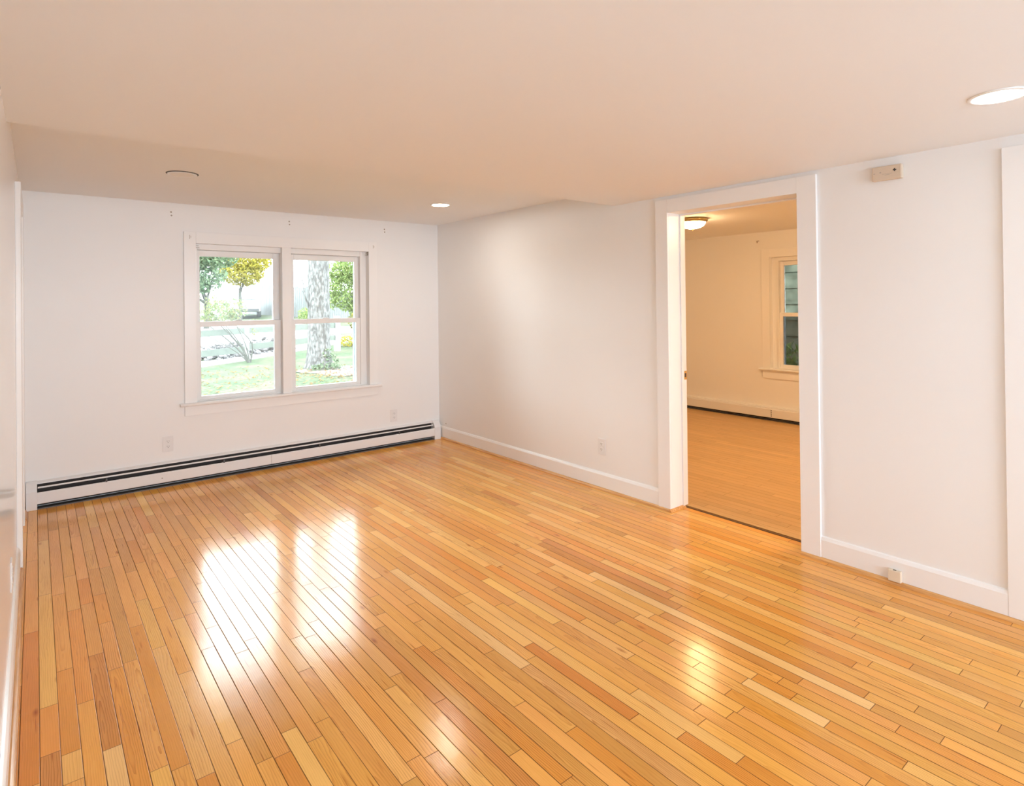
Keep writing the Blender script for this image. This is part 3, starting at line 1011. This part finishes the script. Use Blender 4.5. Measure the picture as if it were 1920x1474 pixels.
m_grass, nt, n, l, b = new_mat('autumn_lawn')
b.inputs['Roughness'].default_value = 0.9
b.inputs['Specular IOR Level'].default_value = 0.1
tc = n.new('ShaderNodeTexCoord')
n1 = n.new('ShaderNodeTexNoise'); n1.inputs['Scale'].default_value = 1.1; n1.inputs['Detail'].default_value = 6
n2 = n.new('ShaderNodeTexNoise'); n2.inputs['Scale'].default_value = 14; n2.inputs['Detail'].default_value = 5
for q in (n1, n2):
    l.new(tc.outputs['Object'], q.inputs['Vector'])
r1 = n.new('ShaderNodeValToRGB')
r1.color_ramp.elements[0].position = 0.36; r1.color_ramp.elements[0].color = (0.041, 0.064, 0.033, 1)
r1.color_ramp.elements[1].position = 0.62; r1.color_ramp.elements[1].color = (0.075, 0.075, 0.049, 1)
r2 = n.new('ShaderNodeValToRGB')
r2.color_ramp.elements[0].position = 0.35; r2.color_ramp.elements[0].color = (0.6, 0.6, 0.6, 1)
r2.color_ramp.elements[1].position = 0.65; r2.color_ramp.elements[1].color = (1.35, 1.35, 1.3, 1)
mm = n.new('ShaderNodeMix'); mm.data_type = 'RGBA'; mm.blend_type = 'MULTIPLY'; mm.inputs['Factor'].default_value = 1
l.new(n1.outputs['Fac'], r1.inputs['Fac']); l.new(n2.outputs['Fac'], r2.inputs['Fac'])
l.new(r1.outputs['Color'], mm.inputs['A']); l.new(r2.outputs['Color'], mm.inputs['B'])
l.new(mm.outputs['Result'], b.inputs['Base Color'])

m_road = paint('pale_asphalt', (0.213, 0.208, 0.213), 0.9, 0, 1, 0.12, 2)
m_path = paint('pale_concrete', (0.224, 0.213, 0.213), 0.85, 0, 1, 0.15, 6)
m_rail = paint('weathered_rail_wood', (0.107, 0.120, 0.102), 0.8, 0, 1, 0.25, 9)
m_post = paint('white_post_paint', (0.254, 0.254, 0.254), 0.6, 0, 1, 0.1, 5)
m_board = paint('grey_fence_board', (0.122, 0.130, 0.127), 0.85, 0, 1, 0.3, 6)
m_car = paint('white_car_paint', (0.508, 0.517, 0.533), 0.2)
m_carglass = paint('car_glass', (0.16, 0.18, 0.2), 0.1)
m_tyre = paint('tyre_rubber', (0.06, 0.06, 0.06), 0.8)
m_stem = paint('shrub_bark', (0.061, 0.059, 0.049), 0.85, 0, 1, 0.3, 18)
m_stone = paint('grey_rubble', (0.112, 0.104, 0.102), 0.9, 0, 1, 0.5, 7)
m_earth = paint('bare_earth', (0.086, 0.070, 0.059), 0.95, 0, 1, 0.35, 5)

m_bark, nt, n, l, b = new_mat('grey_bark')
b.inputs['Roughness'].default_value = 0.9
b.inputs['Specular IOR Level'].default_value = 0.15
tc = n.new('ShaderNodeTexCoord')
mp = n.new('ShaderNodeMapping'); mp.inputs['Scale'].default_value = (1, 1, 0.45)
vo = n.new('ShaderNodeTexVoronoi'); vo.inputs['Scale'].default_value = 16
nz = n.new('ShaderNodeTexNoise'); nz.inputs['Scale'].default_value = 24; nz.inputs['Detail'].default_value = 6
rp = n.new('ShaderNodeValToRGB')
rp.color_ramp.elements[0].position = 0.30; rp.color_ramp.elements[0].color = (0.078, 0.075, 0.072, 1)
rp.color_ramp.elements[1].position = 0.68; rp.color_ramp.elements[1].color = (0.184, 0.180, 0.176, 1)
l.new(tc.outputs['Object'], mp.inputs['Vector'])
l.new(mp.outputs['Vector'], vo.inputs['Vector']); l.new(mp.outputs['Vector'], nz.inputs['Vector'])
ad = n.new('ShaderNodeMath'); ad.operation = 'ADD'
ml = n.new('ShaderNodeMath'); ml.operation = 'MULTIPLY'; ml.inputs[1].default_value = -0.45
l.new(vo.outputs['Distance'], ml.inputs[0]); l.new(ml.outputs[0], ad.inputs[0]); l.new(nz.outputs['Fac'], ad.inputs[1])
ad2 = n.new('ShaderNodeMath'); ad2.operation = 'ADD'; ad2.inputs[1].default_value = 0.17
l.new(ad.outputs[0], ad2.inputs[0])
l.new(ad2.outputs[0], rp.inputs['Fac']); l.new(rp.outputs['Color'], b.inputs['Base Color'])
bp = n.new('ShaderNodeBump'); bp.inputs['Distance'].default_value = 0.02
l.new(ad.outputs[0], bp.inputs['Height']); l.new(bp.outputs['Normal'], b.inputs['Normal'])

G_GREEN = leaf_mat('green_leaves', [(0.07, 0.12, 0.07), (0.135, 0.19, 0.11), (0.20, 0.24, 0.14)])
G_YELLOW = leaf_mat('yellow_leaves', [(0.180, 0.180, 0.041), (0.295, 0.254, 0.041), (0.369, 0.312, 0.074)])
G_LIME = leaf_mat('lime_leaves', [(0.10, 0.155, 0.05), (0.18, 0.24, 0.08), (0.26, 0.30, 0.12)])
G_SHRUB = leaf_mat('pale_shrub_leaves', [(0.081, 0.132, 0.071), (0.162, 0.183, 0.081), (0.224, 0.183, 0.112)])
G_IVY = leaf_mat('ivy_leaves', [(0.082, 0.123, 0.074), (0.139, 0.180, 0.115), (0.205, 0.230, 0.156)])
G_FALL = leaf_mat('fallen_leaves', [(0.15, 0.070, 0.035), (0.19, 0.125, 0.05), (0.20, 0.16, 0.09)])
G_DARK = leaf_mat('dark_leaves', [(0.016, 0.030, 0.010), (0.035, 0.066, 0.021), (0.071, 0.112, 0.035)])
G_RUSTY = leaf_mat('rusty_leaves', [(0.046, 0.041, 0.021), (0.112, 0.102, 0.030), (0.194, 0.173, 0.041)])

# ground as one sheet following the slope, earth patch by the tree, path and road laid on it
def ground(bm):
    xs = [-60, -20, -8, -3, 0, 2, 4, 7, 12, 25, 60]
    ys = [-30, -9, -4, 0.2, 2, 4, 6, 8, 10, 12, 14, 17, 20, 23, 26, 32, 39, 60, 90]
    grid = [[bm.verts.new((x, y, gz(y))) for x in xs] for y in ys]
    for j in range(len(ys) - 1):
        for i in range(len(xs) - 1):
            bm.faces.new((grid[j][i], grid[j][i + 1], grid[j + 1][i + 1], grid[j + 1][i]))
struct(quick('lawn', ground, m_grass))
def strip(name, mat, edge0, edge1, lift):
    """edge: list of (x,y) - ribbon between two polylines of equal length"""
    def f(bm):
        A = [bm.verts.new((x, y, gz(y) + lift)) for x, y in edge0]
        B = [bm.verts.new((x, y, gz(y) + lift)) for x, y in edge1]
        A2 = [bm.verts.new((v.co.x, v.co.y, v.co.z - 0.06)) for v in A]
        B2 = [bm.verts.new((v.co.x, v.co.y, v.co.z - 0.06)) for v in B]
        for i in range(len(A) - 1):
            bm.faces.new((A[i], A[i + 1], B[i + 1], B[i]))
            bm.faces.new((A2[i], A[i], A[i + 1], A2[i + 1]))
            bm.faces.new((B2[i], B[i], B[i + 1], B2[i + 1]))
    return struct(quick(name, f, mat))
strip('path', m_path, [(-8, 10.2), (-0.5, 10.9), (1.2, 12.2), (3, 13.9), (8, 18)], [(-8, 11.9), (-0.5, 12.3), (1.2, 13.4), (3, 15.2), (8, 19.5)], 0.012)
strip('road', m_road, [(-40, 15), (-4, 15), (2, 16.2), (6, 20), (12, 22), (50, 24)], [(-40, 25), (-4, 25), (2, 26), (6, 29), (12, 31), (50, 34)], 0.015)
def earth(bm):
    c = bm.verts.new((3.0, 8.7, gz(8.7) + 0.02))
    ring = []
    for i in range(24):
        a = 2 * PI * i / 24
        r_ = 1 + 0.2 * math.sin(3 * a + 1)
        x, y = 3.0 + 1.7 * r_ * math.cos(a), 8.2 + 0.9 * r_ * math.sin(a)
        ring.append(bm.verts.new((x, y, gz(y) + 0.006)))
    for i in range(24):
        bm.faces.new((c, ring[i], ring[(i + 1) % 24]))
struct(quick('ground', earth, m_earth))

# old tree in front of the window
def trunk(bm, r0, h, flare, seg=40, rings=60, seedn=1, lean=(0, 0)):
    prev = None
    for k in range(rings + 1):
        t = k / rings
        z = h * t
        rr_ = r0 * (1 - 0.10 * t) + flare * math.exp(-z / 0.28)
        ring = []
        for i in range(seg):
            a = 2 * PI * i / seg
            p = Vector((math.cos(a) * 3, math.sin(a) * 3, z * 1.5 + seedn))
            lobes = 1 + 0.16 * math.exp(-z / 0.3) * math.sin(5 * a + seedn)
            q = rr_ * lobes + 0.022 * noise.noise(p * 2.2) + 0.012 * noise.noise(p * 5)
            ring.append(bm.verts.new((q * math.cos(a) + lean[0] * z, q * math.sin(a) + lean[1] * z, z)))
        if prev:
            for i in range(seg):
                j = (i + 1) % seg
                bm.faces.new((prev[i], prev[j], ring[j], ring[i]))
        else:
            bm.faces.new(ring[::-1])
        prev = ring
    bm.faces.new(prev)
TX, TY = 2.10, 9.05
t = tag(empty('tree', (TX, TY, gz(TY) - 0.05)), 'thick grey barked tree trunk outside the right half of the wide window', 'tree', 'trees outdoors')
quick('trunk', lambda bm: trunk(bm, 0.265, 5.4, 0.10, seedn=2, lean=(0.004, 0)), m_bark, t, 0, True)
def twig(bm):
    tube(bm, [(-0.24, -0.02, 1.55), (-0.33, -0.02, 1.78), (-0.38, 0, 2.15), (-0.46, 0.02, 2.42)], [0.028, 0.022, 0.015, 0.008], 6)
    tube(bm, [(-0.34, -0.02, 1.82), (-0.42, -0.05, 1.98)], [0.013, 0.006], 5)
quick('branch', twig, m_bark, t)
quick('branch', lambda bm: (tube(bm, [(0, 0, 5.0), (0.8, 0.3, 6.2), (2.0, 0.6, 7.2)], [0.16, 0.1, 0.05], 8), tube(bm, [(0, 0, 5.2), (-0.9, -0.2, 6.6), (-1.8, 0.4, 7.6)], [0.15, 0.09, 0.04], 8)), m_bark, t)
iv = leaves('ivy_plant', G_IVY, [(TX + 0.02, TY - 0.42, gz(TY) + 0.05, 0.48, 0.22, 0.10), (TX + 0.10, TY - 0.33, gz(TY) + 0.26, 0.16, 0.08, 0.26), (TX + 0.26, TY - 0.30, gz(TY) + 0.2, 0.12, 0.08, 0.2)], 300, 0.042, 21, zmin=gz(TY) - 0.02)
tag(iv, 'pale green ivy growing at the foot of the thick grey tree', 'ivy')
fl = leaves('fallen_leaves', G_FALL, [(-1.0, 6.0, -0.17, 4.5, 4.8, 0.0), (2.6, 8.0, -0.11, 1.8, 1.4, 0.0)], 2200, 0.041, 22, flat=True)
for v in fl.data.vertices:
    v.co.z += gz(v.co.y) + 0.02 - (-0.17 if v.co.z < -0.13 else -0.11)
tag(fl, 'orange and tan fallen leaves scattered on the lawn outside the window', 'leaves', kind='stuff')

# slanting shrub outside the left half
SX, SY = 1.14, 11.55
t = tag(empty('shrub', (SX, SY, gz(SY) - 0.03)), 'slanting thin stemmed shrub with pale leaves outside the left half of the wide window', 'shrub')
def stems(bm):
    r = random.Random(5)
    # stems lean to the viewer's left: local direction along -rt
    L = Vector((-0.78, 0.62, 0))
    for i, (reach, hgt, th) in enumerate(((1.10, 1.05, .030), (0.95, 1.20, .026), (0.75, 1.15, .024), (1.30, 0.85, .018), (0.35, 1.00, .024), (0.55, 1.3, .017), (1.0, 1.35, .015), (0.15, 0.5, .015))):
        pts, rad = [], []
        for k in range(7):
            f = k / 6
            bow = 0.16 * math.sin(PI * f) * (1 if i % 2 else 0.5)
            q = L * (reach * f) + Vector((0, 0, hgt * (f ** 0.85))) + Vector((bow * 0.5, r.uniform(-.03, .03), -bow * 0.2 + r.uniform(-.015, .015)))
            if i == 4:
                q += Vector((0.78, -0.62, 0)) * 0.18 * math.sin(PI * f)
            pts.append(q)
            rad.append(th * (1 - 0.65 * f))
        tube(bm, pts, rad, 6)
quick('stems', stems, m_stem, t)
lb = [(-0.60, 0.50, 1.38, 0.40, 0.35, 0.30), (-0.95, 0.78, 1.28, 0.28, 0.28, 0.24), (-0.30, 0.22, 1.50, 0.30, 0.3, 0.32), (-0.75, 0.6, 1.66, 0.32, 0.3, 0.2), (0.1, -0.1, 0.95, 0.10, 0.1, 0.3)]
leaves('foliage', G_SHRUB, lb, 800, 0.045, 31, t)

# post and rail fence
t = tag(empty('rail_fence', (1.30, 12.50, gz(12.5))), 'low post and rail fence beyond the lawn, with white posts', 'fence')
def lz(x, y):
    return gz(y) - gz(12.5)
for (px, py, hh, w) in ((0.0, 0.0, 1.02, 0.065), (3.09, 0.99, 1.16, 0.085)):
    boxes('post', [(px - w, px + w, py - w, py + w, lz(0, 12.5 + py) - 0.03, lz(0, 12.5 + py) + hh)], m_post, t, 0.01)
def rail(p, q, hw=0.085):
    d = Vector((q[0] - p[0], q[1] - p[1], 0)).normalized()
    s = Vector((-d.y, d.x, 0)) * 0.022
    def f(bm):
        v = []
        for (a, b2) in ((p, -hw), (p, hw), (q, -hw), (q, hw)):
            for sg in (-1, 1):
                v.append(bm.verts.new((a[0] + sg * s.x, a[1] + sg * s.y, a[2] + b2)))
        for fc in ((0, 1, 3, 2), (4, 6, 7, 5), (0, 4, 5, 1), (2, 3, 7, 6), (0, 2, 6, 4), (1, 5, 7, 3)):
            bm.faces.new([v[i] for i in fc])
    quick('rail', f, m_rail, t)
rail((-4.5, -2.6, 0.78), (0.0, 0.0, 0.83))
rail((-4.5, -2.6, 0.27), (0.0, 0.0, 0.30))
rail((0.0, 0.0, 0.83), (3.09, 0.99, 0.86))
rail((0.0, 0.0, 0.36), (3.09, 0.99, 0.46))

# rubble and litter beyond the path
def rubble(bm):
    r = random.Random(8)
    for i in range(420):
        u = r.random()
        x = 0.1 + 3.0 * u + r.gauss(0, 0.25)
        y = 13.2 + 2.1 * u + r.gauss(0, 0.30)
        s = r.uniform(0.04, 0.13)
        z = gz(y) + r.random() * 0.42 * math.exp(-((y - 13.2 - 2.1 * u) / 0.35) ** 2)
        M_ = Matrix.Translation((x, y, z)) @ Matrix.Rotation(r.uniform(0, 6), 4, Vector((r.random(), r.random(), r.random() + .1)).normalized()) @ Matrix.Diagonal((s, s * r.uniform(.5, 1), s * r.uniform(.3, .7), 1))
        bmesh.ops.create_icosphere(bm, subdivisions=1, radius=1, matrix=M_)
o = quick('rubble_heap', rubble, m_stone)
tag(o, 'grey heap of broken rubble and litter behind the shrub', 'rubble', kind='stuff')

# tall board fence far off
t = tag(empty('board_fence', (9.4, 33.0, gz(32))), 'tall grey board fence far off across the road', 'fence')
def fboards(bm):
    r = random.Random(4)
    A, B = Vector((-1.2, 5.5, 0)), Vector((2.4, -6.5, 0))
    n_ = 62
    d = (B - A) / n_
    u = d.normalized()
    s = Vector((-u.y, u.x, 0)) * 0.02
    for i in range(n_):
        p = A + d * i
        q = A + d * (i + 0.93)
        h = 2.15 + 0.2 * r.random() - 0.010 * i
        z0 = gz(32.5 + p.y) - gz(32)
        pr = [p - s, q - s, q + s, p + s]
        lo = [bm.verts.new((v.x, v.y, z0 - 0.05)) for v in pr]
        hi = [bm.verts.new((v.x, v.y, z0 + h)) for v in pr]
        bm.faces.new(lo); bm.faces.new(hi)
        for k_ in range(4):
            j_ = (k_ + 1) % 4
            bm.faces.new((lo[k_], lo[j_], hi[j_], hi[k_]))
quick('boards', fboards, m_board, t)
def frails(bm):
    tube(bm, [(-1.2, 5.6, gz(38) - gz(32) + 0.5), (2.4, -6.4, gz(26) - gz(32) + 0.5)], 0.05, 4)
    tube(bm, [(-1.2, 5.6, gz(38) - gz(32) + 1.9), (2.4, -6.4, gz(26) - gz(32) + 1.9)], 0.05, 4)
quick('rails', frails, m_board, t)

# white car parked by it
t = tag(empty('car', (7.0, 34.6, gz(34.6)), math.radians(75)), 'white car parked beyond the road, half hidden by the shrub', 'car')
def carbody(bm):
    prof = [(-2.2, 0.35), (2.15, 0.35), (2.25, 0.55), (2.2, 0.85), (1.2, 1.0), (0.55, 1.48), (-1.5, 1.52), (-2.1, 1.05), (-2.25, 0.6)]
    prism(bm, prof, -0.88, 0.88, 'y')
quick('body', carbody, m_car, t, 0.08)
def carwin(bm):
    for s in (-1, 1):
        prism(bm, [(-1.75, 1.08), (0.95, 1.05), (0.5, 1.40), (-1.4, 1.43)], s * 0.885, s * 0.87, 'y')
    prism(bm, [(1.10, 1.06), (1.13, 1.08), (0.66, 1.43), (0.62, 1.42)], -0.72, 0.72, 'y')
    prism(bm, [(-2.08, 1.10), (-2.11, 1.12), (-1.64, 1.48), (-1.60, 1.46)], -0.72, 0.72, 'y')
quick('windows', carwin, m_carglass, t)
for wx in (-1.4, 1.4):
    for s in (-1, 1):
        w_ = quick('wheel', lambda bm: lathe(bm, [(0, -0.11), (0.31, -0.11), (0.33, -0.06), (0.33, 0.06), (0.31, 0.11), (0, 0.11)], 20, 0, 0, 'y'), m_tyre, t)
        w_.location = (wx, s * 0.80, 0.33)
for bx in (2.2, -2.32):
    boxes('bumper', [(bx, bx + 0.1, -0.8, 0.8, 0.38, 0.56)], m_tyre, t, 0.03)

# background trees
def tree(loc, label, mat, blobs, nleaf, size, th, tr_r, seedn, kind='tree', group='trees outdoors'):
    t_ = tag(empty(kind, loc), label, kind, group)
    def tk(bm):
        tube(bm, [(0, 0, -0.1), (0.05, 0.03, th * 0.5), (0.0, 0.0, th)], [tr_r, tr_r * 0.8, tr_r * 0.55], 10)
        for bl in blobs:
            tube(bm, [(0, 0, th * 0.75), ((bl[0]) * 0.5, bl[1] * 0.5, (th * 0.75 + bl[2]) / 2 + 0.1), (bl[0], bl[1], bl[2])], [tr_r * 0.45, tr_r * 0.3, tr_r * 0.1], 6)
    quick('trunk', tk, m_stem, t_)
    leaves('crown', mat, blobs, nleaf, size, seedn, t_)
    return t_
# green tree upper left (line of sight u375..450)
tree((2.9, 25.5, gz(25.5)), 'broad green tree across the road, at the upper left of the wide window', G_GREEN,
     [(-0.2, 0.2, 2.6, 1.2, 1.1, 0.9), (-1.5, -0.5, 2.1, 1.3, 1.1, 1.4), (-0.9, -0.2, 3.7, 1.8, 1.4, 1.1), (0.7, 0.5, 3.5, 0.9, 0.9, 0.6)], 9000, 0.11, 1.6, 0.14, 41)
tree((5.4, 29.5, gz(29.5)), 'golden yellow autumn tree behind the broad green tree', G_YELLOW,
     [(0.1, 0.0, 2.75, 1.25, 1.0, 0.75), (0.5, -0.2, 3.5, 1.2, 0.9, 0.8)], 4200, 0.10, 1.9, 0.12, 42)
# lime tree on the right
tree((6.7, 17.3, gz(17.3)), 'lime green bushy tree right of the thick grey trunk', G_LIME,
     [(-0.1, 0.2, 2.0, 0.8, 0.7, 0.9), (0.5, -0.1, 1.3, 0.8, 0.7, 0.75), (0.3, 0, 2.9, 1.2, 0.9, 0.8), (-0.45, 0.4, 2.8, 0.5, 0.5, 0.5), (-0.75, 0.55, 2.0, 0.45, 0.45, 0.8)], 9500, 0.065, 2.0, 0.07, 43)
tree((5.55, 14.2, gz(14.2)), 'rusty leaved low bush at the right edge of the wide window', G_RUSTY,
     [(0.1, 0, 0.95, 0.55, 0.45, 0.40), (0.5, -0.2, 0.8, 0.4, 0.4, 0.45)], 900, 0.05, 0.7, 0.03, 44, 'bush', 'bushes outdoors')
tree((5.5, 14.9, gz(14.9)), 'low clump of yellow flowers on the lawn under the bush', G_YELLOW,
     [(0, 0, 0.18, 0.60, 0.35, 0.20)], 420, 0.05, 0.12, 0.02, 45, 'flower_clump', 'bushes outdoors')
tree((7.9, 26.2, gz(26.2)), 'small yellow green bush at the foot of the board fence', G_LIME,
     [(0, 0, 0.5, 0.45, 0.4, 0.42)], 320, 0.08, 0.4, 0.03, 46, 'bush', 'bushes outdoors')

# beyond the next room's window: neighbour's wall, pale trunk and low leaves
def clap_mat():
    m, nt, n, l, b = new_mat('shaded_siding')
    tc = n.new('ShaderNodeTexCoord')
    nz = n.new('ShaderNodeTexNoise'); nz.inputs['Scale'].default_value = 5; nz.inputs['Detail'].default_value = 6
    rp = n.new('ShaderNodeValToRGB')
    rp.color_ramp.elements[0].position = 0.38; rp.color_ramp.elements[0].color = (0.030, 0.035, 0.020, 1)  # siding colour kept dark to stand in for shade on this side
    rp.color_ramp.elements[1].position = 0.66; rp.color_ramp.elements[1].color = (0.085, 0.095, 0.065, 1)
    l.new(tc.outputs['Object'], nz.inputs['Vector']); l.new(nz.outputs['Fac'], rp.inputs['Fac']); l.new(rp.outputs['Color'], b.inputs['Base Color'])
    b.inputs['Roughness'].default_value = 0.9
    return m
m_clap = clap_mat()
def nb(bm):
    for i in range(14):
        z = i * 0.26
        prism(bm, [(0.0, z), (-0.035, z), (-0.012, z + 0.262), (0.0, z + 0.262)], -11.2, 3.0, 'y')
    box(bm, 0.0, 1.2, -11.2, 3.0, 0, 3.64)  # wall lengthened out of view to keep sky off the window jamb
t = tag(empty('neighbouring_shed', (6.2, -0.8, -0.45)), 'shade-toned shed wall, lengthened out of view, outside the next room window', 'shed')
quick('siding', nb, m_clap, t)
boxes('roof', [(-1.0, 2.2, -11.6, 3.4, 3.64, 3.78)], m_clap, t)  # eave pushed out to block more sky from the jamb
t = tag(empty('tree', (4.88, -1.85, -0.42)), 'slim pale birch trunk outside the next room window', 'tree', 'trees outdoors')
m_birch = paint('birch_bark', (0.24, 0.225, 0.19), 0.8, 0, 1, 0.7, 9)
quick('trunk', lambda bm: trunk(bm, 0.055, 4.5, 0.03, 16, 30, 6), m_birch, t, 0, True)
leaves('crown', G_DARK, [(0, 0, 4.7, 1.3, 1.3, 0.8)], 700, 0.08, 51, t)
t = tag(empty('bush', (4.45, -1.62, -0.42)), 'low leafy green bush outside the next room window', 'bush', 'bushes outdoors')
leaves('foliage', leaf_mat('fresh_green_leaves', [(0.04, 0.09, 0.025), (0.10, 0.19, 0.05), (0.18, 0.28, 0.09)]), [(0, 0, 1.08, 0.30, 0.25, 0.22), (0.1, -0.1, 0.6, 0.4, 0.35, 0.5)], 600, 0.05, 52, t)
quick('stems', lambda bm: [tube(bm, [(0, 0, -0.03), (0.1 * k_, -0.05 * k_, 0.5), (0.15 * k_, 0.05, 1.1)], [0.012, 0.009, 0.005], 5) for k_ in (-1, 0, 1)], m_stem, t)
